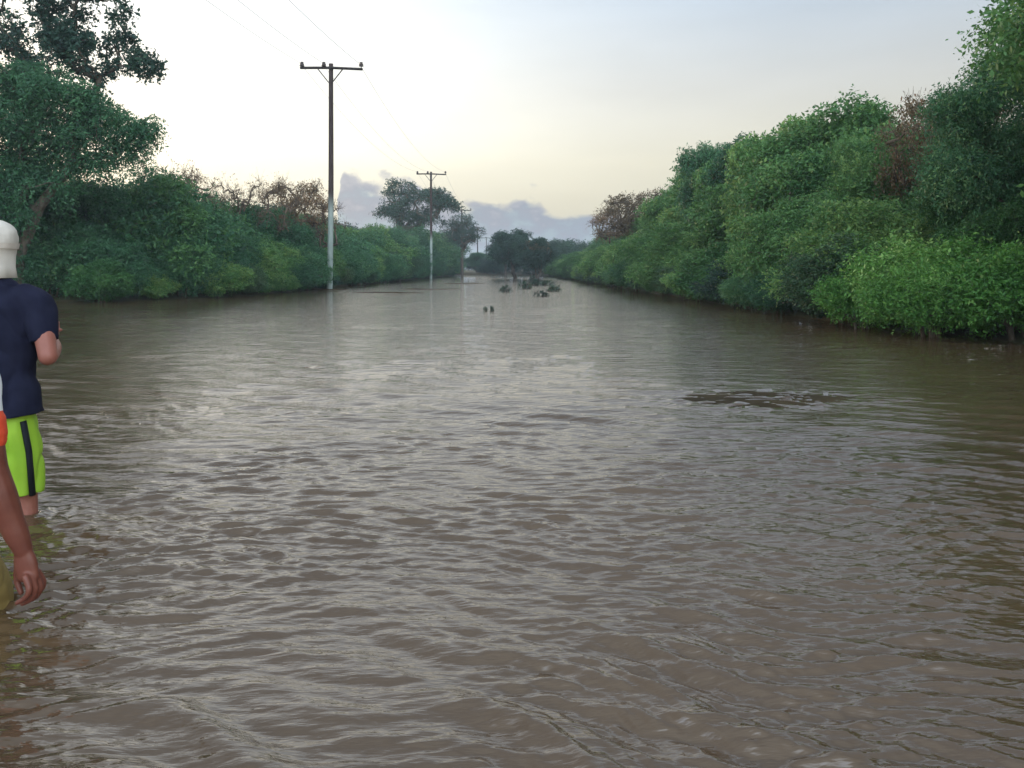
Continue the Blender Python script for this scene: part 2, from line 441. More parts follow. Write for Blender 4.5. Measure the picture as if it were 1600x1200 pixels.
BARK = simple('bark', (.05, .04, .03), (.13, .11, .085), 9, .9, .1, detail=6, stretch=(1, 1, .25), bump=.6)
TWIG = simple('pale_twig', (.07, .055, .042), (.15, .115, .085), 5, .9, .1)
LEAF_TEAL = leaf_mat('foliage_blue_green', (.028, .095, .046), (.080, .205, .088), (.14, .26, .10))
LEAF_GREEN = leaf_mat('foliage_green', (.036, .115, .036), (.115, .245, .072), (.19, .31, .09))
LEAF_BRIGHT = leaf_mat('foliage_fresh_green', (.05, .16, .03), (.15, .33, .07), (.28, .44, .14), .2)
LEAF_OLIVE = leaf_mat('foliage_olive', (.035, .085, .040), (.095, .165, .075), (.14, .20, .08))
LEAF_RUST = leaf_mat('foliage_russet', (.06, .055, .03), (.155, .105, .055), (.23, .135, .07), .2)
LEAF_DARK = leaf_mat('foliage_dark', (.016, .044, .034), (.040, .095, .062), (.06, .12, .07))

def fib(n, rng, jz=.0):
    i = np.arange(n)+.5; ph = np.arccos(1-2*i/n); th = math.pi*(1+5**.5)*i+rng.uniform(0, 6)
    return np.stack([np.cos(th)*np.sin(ph), np.sin(th)*np.sin(ph), np.cos(ph)], 1)
PROTO = {}
def shrub_proto(key, seed, Rr, H, n, lm, L=.11, Wd=.05, nspr=120, nleaf=8, slen=.38, droop=.3, up=.3, crad=.50):
    """broad dome of foliage from the waterline up"""
    rng = np.random.default_rng(seed)
    d = fib(int(n*1.7), rng); d = d[d[:, 2] > -.25][:n]
    rr = rng.uniform(.55, 1.08, len(d))+.18*np.sin(d[:, 0]*5+seed)*np.cos(d[:, 1]*4)
    c = d*rr[:, None]*np.array([Rr, Rr, H*.62])*.86; c[:, 2] += H*.34
    cr = crad*rng.uniform(.65, 1.3, len(d))
    inner = rng.normal(size=(n//3, 3))*np.array([Rr, Rr, H*.5])*.28+np.array([0, 0, H*.4])
    c = np.vstack([c, inner]); cr = np.concatenate([cr, np.full(len(inner), crad)])
    lfm = leaf_mesh(key+'_foliage', seed, c, cr, nspr, nleaf, L, Wd, slen, droop, up, minz=-.03)
    lfm.materials.append(lm)
    tr = [[(x*.3, y*.3, -.5), (x*.5, y*.5, H*.15), (x*1.1, y*1.1, H*.35)] for x, y in rng.normal(size=(4, 2))*.35]
    br = branch_mesh(key+'_stems', seed, tr, c, .008, .06)
    br.materials.append(BARK)
    PROTO[key] = (lfm, br, H, 'shrub', ('foliage', 'stems'))
def tree_proto(key, seed, Rr, H, base, lobes, lm, n=70, L=.12, Wd=.055, nspr=100, nleaf=8, slen=.4, droop=.35, up=.25, crad=.6, rmax=.2, gap=.0, bark=None, twigs=0, r_tip=.011, flat=.6, minz=.0):
    rng = np.random.default_rng(seed)
    lc = fib(lobes, rng)*np.array([Rr*.62, Rr*.62, (H-base)*.5*.62])+np.array([0, 0, base+(H-base)*.5])
    lc += rng.normal(size=lc.shape)*Rr*.08
    lr = Rr*.42*rng.uniform(.75, 1.25, lobes)
    cs = []
    for a, r in zip(lc, lr):
        m_ = max(3, int(n/lobes)); dd = unit(rng.normal(size=(m_, 3))); dd[:, 2] = np.abs(dd[:, 2])*1.0-.25
        cs.append(a+dd*r*rng.uniform(.5, 1, (m_, 1))*np.array([1, 1, flat]))
    c = np.vstack(cs); c = c[rng.random(len(c)) > gap]
    c[:, 2] = np.minimum(c[:, 2], H-.15)
    cr = crad*rng.uniform(.6, 1.3, len(c))
    lfm = leaf_mesh(key+'_crown', seed, c, cr, nspr, nleaf, L, Wd, slen, droop, up, minz=minz); lfm.materials.append(lm)
    w = rng.normal(size=(2,))*.25
    tr = [[(0, 0, -.6), (w[0]*.4, w[1]*.4, base*.5), (w[0], w[1], base*.95), (w[0]*1.3, w[1]*1.3, base+(H-base)*.3)]]
    br = branch_mesh(key+'_trunk', seed, tr, c, r_tip, rmax, twigs=twigs); br.materials.append(bark or BARK)
    PROTO[key] = (lfm, br, H, 'tree', ('crown', 'trunk'))
USED = {}
def plant(key, X, Y, h, label, group=None, rz=0, wide=1.0, name=None, cat=None, z=0, tilt=0):
    lfm, br, H, cat0, (pa, pb) = PROTO[key]
    name = name or cat0; cat = cat or cat0
    s = h/H
    if key in USED:
        o = copy_tree(USED[key]); o.name = name
    else:
        o = empty(name, (0, 0, 0)); part(pa, lfm, None, o); part(pb, br, None, o)
        USED[key] = o
    o.location = (X, Y, z); o.rotation_euler = (0, tilt, rz); o.scale = (s*wide, s*wide, s)
    if 'group' in o: del o['group']
    tag(o, label, cat, group)
    return o

shrub_proto('teal_a', 11, 2.5, 4.4, 46, LEAF_TEAL)
shrub_proto('teal_b', 12, 2.2, 4.0, 40, LEAF_TEAL, crad=.7)
shrub_proto('green_a', 13, 2.4, 4.4, 44, LEAF_GREEN)
shrub_proto('green_b', 14, 2.1, 4.2, 38, LEAF_GREEN, L=.13, Wd=.06, crad=.55)
shrub_proto('olive_a', 15, 2.2, 4.0, 40, LEAF_OLIVE)
shrub_proto('dark_a', 16, 2.3, 4.0, 42, LEAF_DARK)
shrub_proto('bright_a', 17, 1.7, 1.9, 60, LEAF_BRIGHT, L=.075, Wd=.032, nspr=110, nleaf=8, slen=.32, crad=.30, up=.8, droop=.15)
shrub_proto('bright_b', 18, 1.3, 1.7, 42, LEAF_BRIGHT, L=.08, Wd=.034, nspr=95, nleaf=8, slen=.36, crad=.28, up=.9, droop=.12)
tree_proto('tree_a', 21, 2.7, 6.2, 1.6, 9, LEAF_GREEN, n=90)
tree_proto('tree_b', 22, 2.4, 6.6, 1.8, 8, LEAF_TEAL, n=80)
tree_proto('near_a', 28, 2.6, 6.0, 1.2, 9, LEAF_GREEN, n=110, L=.075, Wd=.036, nspr=190, crad=.5, slen=.36)
tree_proto('near_b', 29, 2.4, 6.4, 1.4, 10, LEAF_TEAL, n=110, L=.08, Wd=.03, nspr=170, crad=.5, slen=.45, droop=.5)
tree_proto('tree_c', 23, 2.6, 5.6, 1.2, 9, LEAF_GREEN, n=80, L=.14, Wd=.07, crad=.5)
tree_proto('rust', 24, 2.0, 5.0, 2.2, 7, LEAF_RUST, n=80, nspr=20, crad=.38, L=.08, Wd=.04, bark=TWIG, twigs=6, r_tip=.004, rmax=.08)
tree_proto('bare', 25, 2.0, 5.0, 1.5, 9, LEAF_RUST, n=70, nspr=5, nleaf=5, crad=.35, L=.07, Wd=.035, bark=TWIG, twigs=9, r_tip=.0032, gap=.1, rmax=.07)
tree_proto('umbrella', 26, 5.6, 12.5, 5.6, 14, LEAF_DARK, n=190, nspr=34, crad=.72, L=.17, Wd=.085, slen=.45, rmax=.42, flat=.38, gap=.22, r_tip=.03)
tree_proto('wader', 27, 2.7, 5.6, .7, 10, LEAF_DARK, n=100, nspr=90, crad=.5, rmax=.2)

rg = random.Random(4)
PL = [(-200, 235), (0, 255), (100, 268), (200, 264), (260, 276), (330, 304), (420, 316), (500, 332), (540, 346), (600, 350), (680, 356), (705, 362), (745, 385), (775, 402), (800, 408)]
PR = [(840, 404), (880, 397), (900, 382), (930, 370), (950, 350), (1000, 336), (1040, 322), (1070, 296), (1110, 250), (1150, 240), (1190, 220), (1230, 196), (1290, 180), (1350, 195), (1380, 204), (1400, 216), (1430, 245), (1500, 245), (1540, 165), (1600, 75), (1700, -20), (1900, -150)]
def topH(tab, X, Y): return CAM_H+(HOR-interp(tab, 800+F*X/Y))/F*Y

# left bank thicket
for row, (off, fr, keys) in enumerate(((.6, .62, ['teal_a', 'teal_b', 'green_a', 'olive_a']), (3.0, .97, ['teal_a', 'green_a', 'tree_b', 'teal_b']), (6.5, 1.0, ['tree_b', 'teal_a', 'dark_a']))):
    Y = 27.0 if row == 0 else 28.0
    while Y < 150:
        xl = float(XL(Y)); X = xl-off-rg.uniform(-.5, .8)
        h = topH(PL, X, Y)*fr*rg.uniform(.86, 1.03)
        if row == 0: h = min(h, rg.uniform(2.4, 3.4))
        key = rg.choice(keys)
        if Y < 42: g, lb = 'thicket on the left bank nearer than the first pole', 'dense blue-green shrub in the left bank thicket, nearer than the first pole'
        elif Y < 90: g, lb = 'thicket on the left bank between first and second pole', 'blue-green shrub in the left bank thicket between the first and second poles'
        else: g, lb = 'distant thicket on the left bank beyond the second pole', 'small distant shrub on the left bank beyond the second pole'
        plant(key, X, Y, max(h, 1.5), lb, g, rg.uniform(0, 6.28), rg.uniform(.95, 1.2) if Y < 60 else 1.25, name='shrub', cat='shrub')
        Y += (1.9 if Y < 45 else 3.2+Y*.022)*(1 if row < 2 else 1.15)
# left bank along the far side of the flooded corner (beyond the man in the cap)
for X, Y, h, k in ((-20.5, 27.5, 4.2, 'teal_a'), (-22.5, 25, 4.6, 'teal_b'), (-18.6, 28.2, 3.4, 'green_a'), (-16.6, 28.8, 3.2, 'teal_b'), (-20, 30.5, 5.2, 'teal_a'), (-17.3, 31.5, 5.0, 'dark_a'), (-14.6, 32, 4.9, 'teal_b'), (-23, 30, 5.5, 'tree_b'), (-26, 27, 6, 'tree_b'), (-14.8, 30.2, 3.2, 'teal_a'), (-21, 20, 4.5, 'teal_a'), (-22, 14, 5, 'tree_b'), (-21, 8, 5, 'tree_a'), (-24, 17, 7, 'tree_b')):
    plant(k, X, Y, h, 'blue-green shrub along the left water edge behind the man in the cap', 'shrubs behind the man in the cap', rg.uniform(0, 6.28), 1.05, name='shrub', cat='shrub')
# small bright shrub at the left water edge
plant('green_b', X_at(160, 27.4), 27.4, 1.55, 'low paler green shrub at the left water edge, right of the man in the cap', None, 1, 1.25)
# right bank
for row, (off, fr, keys) in enumerate(((.7, .5, ['green_a', 'green_b', 'green_a', 'olive_a']), (2.6, .78, ['tree_a', 'tree_c', 'green_a', 'green_b']), (5.2, .86, ['tree_a', 'tree_a', 'tree_c']), (8.5, .86, ['tree_a', 'tree_b']))):
    Y = (17.2, 15.5, 13, 16)[row]
    while Y < 150:
        xr = float(XR(Y)); X = xr+off+rg.uniform(-.4, .6)
        h = topH(PR, X, Y)*fr*rg.uniform(.74, 1.04)
        if row == 0: h = rg.uniform(2.1, 3.3)
        if row == 1: h = max(2.5, h)
        key = rg.choice(keys)
        if 24 < Y < 50 and row == 0 and rg.random() < .4: key = 'green_a'
        if Y < 30: g, lb = 'thicket on the right bank behind the bright bush', 'tall green scrub on the right bank near the bright leafy bush'
        elif Y < 70: g, lb = 'middle stretch of the right bank thicket', 'green scrub tree in the middle stretch of the right bank thicket'
        else: g, lb = 'distant end of the right bank thicket', 'small distant scrub tree at the far end of the right bank'
        if Y < 23 and key[:4] == 'tree': key = rg.choice(['near_a', 'near_b'])
        plant(key, X, Y, max(1.5, h), lb, g, rg.uniform(0, 6.28), rg.uniform(.95, 1.15) if Y < 60 else 1.25, name='scrub_tree', cat='tree')
        Y += (2.1 if Y < 40 else 3.0+Y*.022)*(1 if row < 2 else 1.2)
# low growth hanging over both waterlines
for side in (-1, 1):
    Y = 29.5 if side < 0 else 16.6
    while Y < 140:
        X = float(XL(Y))-.1-rg.uniform(-.25, .35) if side < 0 else float(XR(Y))+.1+rg.uniform(-.25, .35)
        plant(rg.choice(['teal_b', 'green_b', 'olive_a', 'dark_a'] if side < 0 else ['green_b', 'olive_a', 'teal_b', 'dark_a']), X, Y, rg.uniform(1.0, 1.8),
              'low shrub hanging over the waterline of the left bank' if side < 0 else 'low shrub hanging over the waterline of the right bank', 'low shrubs along the left waterline' if side < 0 else 'low shrubs along the right waterline',
              rg.uniform(0, 6.28), 1.4, name='low_shrub', cat='shrub')
        Y += 1.5+Y*.022
# distinct treetops on the right
for (key, px, py, Y, wd, lb) in (
    ('rust', 1472, 126, 19.5, .66, 'thin russet-leaved tree against the sky, between the tall right-hand tree and the green crowns'),
    ('rust', 1010, 292, 62, 1.15, 'round russet tree standing highest at the far end of the right bank'),
    ('rust', 960, 315, 70, .8, 'small russet treetop leftmost above the right bank, beside the cloud bank'),
    ('tree_a', 1290, 168, 25, 1.0, 'broad green crown, highest in the middle of the right bank'),
    ('tree_c', 1235, 182, 28, .8, 'olive-tipped crown just left of the highest green crown on the right bank'),
    ('tree_b', 1180, 198, 33, .7, 'narrow pointed green treetop left of the olive-tipped crown'),
    ('tree_b', 1112, 210, 38, .6, 'slim dark treetop standing up at the left shoulder of the right bank trees'),
    ('near_a', 1385, 190, 22, .8, 'dark green crown just right of the highest crown on the right bank'),
    ('near_b', 1606, 42, 15.5, .85, 'tallest dark green tree at the right edge of the photo, above the bright bush'),
    ('tree_a', 1420, 205, 23, .6, 'small green crown in the dip left of the thin russet tree'),
    ('tree_c', 1150, 232, 36, .7, 'rounded green crown between the two pointed treetops on the right bank'),
    ('tree_c', 1335, 176, 24, .75, 'rounded crown touching the right side of the highest green crown'),
    ('tree_a', 1085, 258, 45, .9, 'grey-green crown beneath the slim dark treetop on the right bank')):
    plant(key, X_at(px, Y), Y, Z_at(py, Y), lb, None, rg.uniform(0, 6), wd, name='tree')
# trees overhanging just outside the right edge of the view
for X, Y, h, k in ((10.4, 11.5, 7.4, 'near_a'), (10.2, 8, 7.7, 'near_b'), (10, 4.5, 7, 'tree_c'), (10.5, 0, 7, 'tree_a'), (12.5, 13, 7, 'tree_b')):
    plant(k, X, Y, h, 'green tree at the water just beyond the right edge of the photo', 'trees beyond the right edge of the photo', rg.uniform(0, 6), 1.05, name='tree')
for X, Y, h, k, lb in ((6.9, 13.2, 1.25, 'bright_a', 'bright green leafy bush at the right water edge, middle and lowest of the bright bushes'),
                   (8.0, 12.4, 1.6, 'bright_a', 'bright green leafy bush at the right edge, hanging over the dark waterline'),
                   (6.6, 15.2, 1.05, 'bright_b', 'bright green bush at the left end of the bright bushes on the right bank'),
                   (7.4, 14.4, 1.6, 'bright_b', 'taller bright green bush with upright sprays, behind the other bright bushes'),
                   (9.3, 12.0, 1.8, 'bright_b', 'bright green bush just beyond the right edge of the photo')):
    plant(k, X, Y, h, lb, None, rg.uniform(0, 6), 1.0, name='leafy_bush', cat='bush')

# twiggy sparse trees above the left thicket
for i, (px, py, Y) in enumerate(((262, 232, 37), (330, 268, 39), (382, 262, 40), (428, 262, 42), (470, 275, 45), (505, 290, 48), (300, 262, 36))):
    lb = ('tallest pale twiggy tree above the left thicket, right of the big tree', 'pale twiggy tree above the left thicket, between the tallest twiggy tree and the brown ones',
          'brown twiggy treetop above the left thicket', 'brown twiggy treetop halfway between the big tree and the first pole', 'reddish-brown twiggy treetop left of the first pole, second from it',
          'small twiggy treetop right beside the first pole', 'faint bare treetop leaning beside the tallest twiggy tree')[i]
    plant('bare' if i not in (4,) else 'rust', X_at(px, Y), Y, Z_at(py, Y), lb, None, i*1.3, (.9, .75, .7, .6, .75, .7, .7)[i], name='twiggy_tree', cat='tree')
# umbrella trees behind the poles
plant('umbrella', X_at(652, 108), 108, Z_at(283, 108), 'big dark umbrella-shaped tree behind the second pole', None, .6, 1.0, name='umbrella_tree', cat='tree')
plant('umbrella', X_at(722, 128), 128, Z_at(338, 128), 'smaller dark airy tree behind the third pole', None, 2.6, .85, name='umbrella_tree', cat='tree')
# trees standing in the water in the middle distance
plant('wader', X_at(806, 96), 96, Z_at(352, 96), 'dark leaning tree in the water at the end of the road, left of the pair', None, .4, 1.05, name='tree', tilt=R(-9))
plant('wader', X_at(838, 88), 88, Z_at(366, 88), 'fuller dark green tree in the water at the end of the flooded road', None, 2.4, 1.0, name='tree')
for px, py, Y, k in ((752, 398, 165, 'dark_a'), (764, 402, 160, 'dark_a'), (776, 399, 170, 'tree_b'), (872, 368, 126, 'dark_a'), (790, 372, 140, 'tree_b'), (905, 382, 150, 'dark_a'), (850, 378, 150, 'tree_b'), (820, 372, 155, 'tree_b'), (770, 398, 150, 'dark_a'), (745, 392, 158, 'tree_b'), (885, 392, 158, 'dark_a'), (925, 380, 150, 'tree_b'), (800, 392, 165, 'dark_a'), (860, 400, 165, 'dark_a'), (830, 402, 148, 'dark_a')):
    plant(k, X_at(px, Y), Y, Z_at(py, Y), 'distant dark tree closing the end of the flooded road', 'trees closing the end of the road', rg.uniform(0, 6), 1.35, name='tree', cat='tree')

# the big tree at upper left
def big_tree():
    rng = np.random.default_rng(77); Y0 = 27
    bx = X_at(25, Y0)
    cl, cr, cl2, cr2 = [], [], [], []
    def loc(px, py, dy): return (X_at(px, Y0)-bx, dy, Z_at(py, Y0))
    dense = [(0, 150, 60), (50, 135, 45), (100, 150, 50), (150, 165, 45), (190, 195, 32), (215, 215, 20), (60, 190, 55), (10, 215, 60), (120, 205, 40), (165, 225, 25), (-60, 170, 70), (-120, 150, 60), (70, 235, 28), (20, 262, 36), (200, 235, 14), (228, 195, 12), (-60, 240, 50), (-140, 210, 55), (130, 250, 12), (100, 262, 10), (160, 250, 10), (0, 300, 55), (60, 295, 40), (110, 285, 24), (-60, 310, 60), (30, 330, 40), (-110, 290, 60), (60, 262, 30)]
    for px, py, r in dense:
        for q in range(max(2, int((r/11)**1.6))):
            a = unit(rng.normal(size=3)); rr = r/F*Y0
            p = np.array(loc(px, py, 0))+a*rr*np.array([1, 1.7, .62])*rng.uniform(.4, 1)
            cl.append(p); cr.append(.42*rng.uniform(.6, 1.2))
    thin = [(20, 40, 45), (60, 20, 40), (100, 50, 35), (150, 40, 28), (180, 75, 24), (200, 95, 14), (130, 90, 26), (60, 80, 38), (10, 90, 40), (150, 5, 20), (40, -30, 50), (100, -40, 40), (-50, 40, 60), (-100, -10, 60), (0, -70, 50), (140, -30, 20), (212, 92, 8)]
    for px, py, r in thin:
        for q in range(max(2, int((r/8)**1.45))):
            a = unit(rng.normal(size=3)); rr = r/F*Y0
            cl2.append(np.array(loc(px, py, 1.5))+a*rr*np.array([1, 1.6, .9])*rng.uniform(.3, 1)); cr2.append(.26*rng.uniform(.6, 1.2))
    root = empty('big_tree', (bx, Y0, 0))
    m1 = leaf_mesh('crown_dense', 5, cl, cr, 75, 8, .11, .045, .42, .7, .0, .7); m2 = leaf_mesh('crown_open', 6, cl2, cr2, 24, 7, .13, .07, .28, .2, .2)
    part('lower_crown', m1, LEAF_TEAL, root); part('upper_crown', m2, LEAF_DARK, root, 'thin open upper crown with dark leaf sprays')
    tr = [[(.0, 0, -.6), (.1, 0, 1.5), (-.2, .1, 3.2), (.1, .2, 4.8), (-.1, .4, 6.2), (.2, .8, 7.6)], [(.1, 0, 1.5), (.9, -.2, 3.2), (1.9, -.1, 4.6)]]
    part('trunk', branch_mesh('trunk', 5, tr, cl+cl2, .0065, .19, jit=.06, twigs=1, twl=.4), BARK, root)
    tag(root, 'big spreading tree at the upper left, its crown dense below and thin above', 'tree')
big_tree()

# ------------------------------------------------------------------ poles and wires
POST, t_, b_ = mat('pole_silhouette_tones', .85, .15)
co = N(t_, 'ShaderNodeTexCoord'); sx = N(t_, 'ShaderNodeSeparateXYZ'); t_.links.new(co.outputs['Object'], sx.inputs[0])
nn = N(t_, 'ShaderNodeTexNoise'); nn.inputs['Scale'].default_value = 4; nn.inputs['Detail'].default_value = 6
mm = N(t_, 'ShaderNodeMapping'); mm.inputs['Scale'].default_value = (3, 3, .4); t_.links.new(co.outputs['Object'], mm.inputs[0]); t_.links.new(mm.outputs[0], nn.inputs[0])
sil_mask = SS(t_, M(t_, 'ADD', sx.outputs[2], M(t_, 'MULTIPLY', nn.outputs['Fac'], .8)), 4.6, 5.8)  # silhouette contrast painted in: dark against the sky, pale against the trees
pale_low = RAMP(t_, nn.outputs['Fac'], [(.3, (.20, .245, .22)), (.7, (.30, .345, .31))])
sil_dark = RAMP(t_, nn.outputs['Fac'], [(.3, (.03, .02, .02)), (.7, (.055, .04, .035))])
t_.links.new(MIX(t_, sil_mask, pale_low, sil_dark), b_.inputs['Base Color'])
DARKW = simple('tarred_wood', (.025, .022, .02), (.06, .05, .045), 5, .85, .15)
STEEL = simple('galvanised_steel', (.10, .10, .10), (.18, .18, .17), 8, .5, .5)
CERAM = simple('brown_porcelain', (.02, .014, .012), (.05, .03, .025), 6, .25, .5)
WIREM = simple('aluminium_wire', (.16, .16, .16), (.24, .24, .24), 3, .5, .5)
PH = 12.35
INS = [(-1.58, 12.28), (-.38, 12.3), (1.66, 12.24)]
def lathe(prof, n=14):
    mb = MB(); mb.ring_tube([(0, 0, z) for r, z in prof], [max(r, .001) for r, z in prof], n); return mb
def make_pole():
    root = empty('utility_pole', (0, 0, 0))
    mb = MB(); zs = np.linspace(-.8, PH, 14); mb.ring_tube([(.03*math.sin(z*.35), 0, z) for z in zs], [.165-.045*(z+.8)/13.1 for z in zs], 16)
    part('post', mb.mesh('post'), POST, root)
    mb = MB(); mb.ring_tube([(-1.68, -.17, 12.08), (0, -.17, 12.09), (1.74, -.17, 12.02)], [(.08, .075)]*3, 4, ax=(0, 1, 0)); part('crossarm', mb.mesh('arm', False), DARKW, root)
    for s in (-1, 1):
        mb = MB(); mb.ring_tube([(s*.68, -.26, 12.0), (s*.1, -.22, 11.28)], [(.045, .03)]*2, 6, ax=(0, 1, 0)); part('brace', mb.mesh('brace', False), DARKW, root)
    for x, z in INS:
        prof = [(.02, 0), (.02, .05), (.055, .05), (.13, .07), (.14, .10), (.07, .13), (.115, .15), (.12, .19), (.06, .215), (.09, .235), (.085, .28), (.04, .30), (0, .31)]
        mb = lathe(prof); me = mb.mesh('insulator')
        o = part('insulator', me, CERAM, root); o.location = (x, -.17, 12.11)
        if o is not None: pass
    return root
P0 = make_pole()
for x_ in (1, 2): pass
PS = []
plab = ['nearest and tallest utility pole, standing in the water at the left', 'second utility pole from the camera, in front of the umbrella-shaped tree', 'third utility pole, in front of the smaller airy tree',
        'fourth utility pole, thin against the cloud bank', 'fifth utility pole, tiny against the clouds left of the trees in the water', 'sixth utility pole, barely visible at the far end of the line', 'seventh utility pole, last of the line']
for i in range(7):
    d = 44+49*i; px = 815-300.0/(1+49/44*i)
    if d > 260: break
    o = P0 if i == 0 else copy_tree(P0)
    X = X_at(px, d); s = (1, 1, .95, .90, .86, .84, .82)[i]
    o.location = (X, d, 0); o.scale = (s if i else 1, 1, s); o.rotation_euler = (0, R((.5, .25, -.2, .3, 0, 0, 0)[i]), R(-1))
    tag(o, plab[i], 'utility pole', 'line of utility poles'); PS.append((X, d, s))
PS = [(-10.9, -7, 1)]+PS
wl = ['left overhead wire strung along the utility poles', 'middle overhead wire strung along the utility poles', 'right overhead wire strung along the utility poles']
for k in range(3):
    mb = MB(); pts = []
    for i in range(len(PS)-1):
        (xa, ya, sa), (xb, yb, sb) = PS[i], PS[i+1]
        a = Vector((xa+INS[k][0]*sa, ya-.17, (INS[k][1]+.08)*sa)); b = Vector((xb+INS[k][0]*sb, yb-.17, (INS[k][1]+.08)*sb))
        for q in range(24):
            t = q/24; p = a.lerp(b, t); p.z -= 1.15*4*t*(1-t); pts.append(p)
    mb.ring_tube(pts, [.0095]*len(pts), 5)
    tag(obj('power_line', mb.mesh('wire'), WIREM), wl[k], 'overhead wire', 'overhead wires along the poles')

# ------------------------------------------------------------------ flotsam
def brush_proto():
    rng = np.random.default_rng(8)
    c = rng.normal(size=(22, 3))*np.array([.42, .3, .17])+np.array([0, 0, .17])
    lfm = leaf_mesh('brush_leaves', 8, c, np.full(22, .11), 11, 5, .10, .045, .2, .2, .5, minz=-.02); lfm.materials.append(LEAF_DARK)
    br = branch_mesh('brush_stems', 8, [[(0, 0, -.4), (0, 0, .05)]], c, .008, .03, twigs=3, twl=.25); br.materials.append(BARK)
    PROTO['brush'] = (lfm, br, .5, 'bush', ('foliage', 'stems'))
brush_proto()
for px, py, w, h, lb in ((789, 456, 1.0, .42, 'small round dark tuft sticking out of the water, leftmost below the trees in the water'),
                     (822, 451, 1.5, .55, 'dark green tuft of brush in the water under the taller leaning trunk'),
                     (836, 446, 1.2, .6, 'dark brush at the foot of the fuller tree in the water'),
                     (852, 446, 1.8, .42, 'long low dark brush right of the tree in the water'),
                     (864, 455, 1.5, .38, 'dark clump of brush, rightmost of the tufts in the water'),
                     (848, 463, 1.0, .30, 'small dark clump nearest the camera of the tufts at right'),
                     (759, 486, .22, .16, 'tiny dark twig end poking out of the water, left one of two'),
                     (769, 486, .25, .18, 'tiny dark twig end poking out of the water, right one of two'),
                     (833, 442, 1.2, .8, 'dark brush caught around the leaning trunk')):
    Y = CAM_H*F/(py-HOR); o = plant('brush', X_at(px, Y), Y, h, lb, None, px*.7, 1, name='water_brush', cat='brush')
    o.scale = (w*.32, w*.32, h*.55/.42)
# pale stone and mud bars at the left water edge
def mound(name, X, Y, a, b, h, rz, m, label, cat, seed, z0=-.06):
    rng = np.random.default_rng(seed); v, f = [], []; nr, na = 9, 40
    ph = rng.uniform(0, 6.28, 6)
    for i in range(nr+1):
        r = i/nr
        for j in range(na):
            th = 2*math.pi*j/na; w = 1+.16*math.sin(2*th+ph[0])+.10*math.sin(3*th+ph[1])+.07*math.sin(7*th+ph[2])+.05*math.sin(13*th+ph[3])
            x, y = a*r*w*math.cos(th), b*r*w*math.sin(th)
            z = h*(1-r**2.2)*(1+.25*math.sin(5*x/a+ph[4])*math.cos(4*y/b+ph[5]))
            v.append((x, y, z))
    for i in range(nr):
        for j in range(na): f.append((i*na+j, i*na+(j+1) % na, (i+1)*na+(j+1) % na, (i+1)*na+j))
    v2 = [(p[0], p[1], -.25) for p in v[-na:]]; k = len(v); v += v2
    for j in range(na): f.append((nr*na+j, nr*na+(j+1) % na, k+(j+1) % na, k+j))
    me = bpy.data.meshes.new(name); me.from_pydata(v, [], [q[::-1] for q in f]); me.polygons.foreach_set('use_smooth', [True]*len(me.polygons))
    o = obj(name, me, m); o.location = (X, Y, z0); o.rotation_euler = (0, 0, rz)
    return tag(o, label, cat)
MUD = simple('wet_mud', (.026, .019, .010), (.060, .044, .022), 2.5, .9, .1, detail=7, bump=.5)
STONE = simple('pale_stone', (.30, .29, .27), (.48, .47, .44), 6, .8, .3, detail=6, bump=.4)
mound('mud_bar', X_at(508, 43.2), 43.2, 1.7, .35, .11, 0, MUD, 'thin dark mud bar at the foot of the nearest pole', 'mud bar', 1)
mound('mud_bar', X_at(602, 38.0), 38.0, 2.4, .8, .10, R(-12), MUD, 'long dark brown mud bar just right of the nearest pole', 'mud bar', 2)
mound('mud_bar', X_at(668, 44.5), 44.5, 2.2, .7, .10, R(6), MUD, 'dark mud bar in front of the second pole', 'mud bar', 3)
mound('mud_bar', X_at(728, 62), 62, 2.6, 1.2, .10, 0, MUD, 'farthest dark mud bar, in front of the third pole', 'mud bar', 4)
mound('mud_bar', 2.2, 7.0, .98, .46, .0245, R(-4), MUD, 'dark brown mound standing in for a patch of choppy ripples right of centre', 'mud bar', 9, z0=-.012)  # added mound that stands in for the dark look of choppy water
mound('stone', X_at(461, 43), 43, .26, .2, .36, .4, STONE, 'small pale stone at the water edge left of the nearest pole', 'stone', 5)

# ------------------------------------------------------------------ people
SKIN1 = simple('tanned_skin', (.23, .082, .056), (.29, .11, .076), 14, .5, .35)
SKIN2 = simple('brown_skin', (.105, .030, .019), (.155, .050, .031), 16, .45, .35)
HAIR = simple('black_hair', (.01, .008, .007), (.03, .022, .02), 40, .5, .4)
EYE = simple('eye', (.5, .48, .45), (.6, .58, .55), 3, .2, .5)
NAVY = simple('navy_cotton', (.006, .007, .018), (.014, .016, .034), 10, .9, .15, detail=6)
LIME = simple('lime_polyester', (.22, .40, .025), (.31, .50, .04), 6, .6, .25)
BLACK = simple('black_trim', (.006, .008, .01), (.014, .016, .02), 10, .7, .2)
CREAM = simple('cream_cap_cloth', (.47, .43, .37), (.63, .58, .51), 7, .85, .2)
CREAM2 = simple('cap_fold_shade', (.42, .36, .30), (.56, .50, .43), 12, .85, .2)  # darker cream paints in the shadow fold above the neck flap
KHAKI = simple('wet_khaki_cloth', (.20, .14, .045), (.30, .22, .075), 8, .7, .3)
WHITE = simple('white_cotton', (.58, .58, .56), (.75, .75, .73), 8, .9, .2)
RED = simple('red_trim', (.55, .05, .02), (.70, .09, .03), 8, .7, .3)

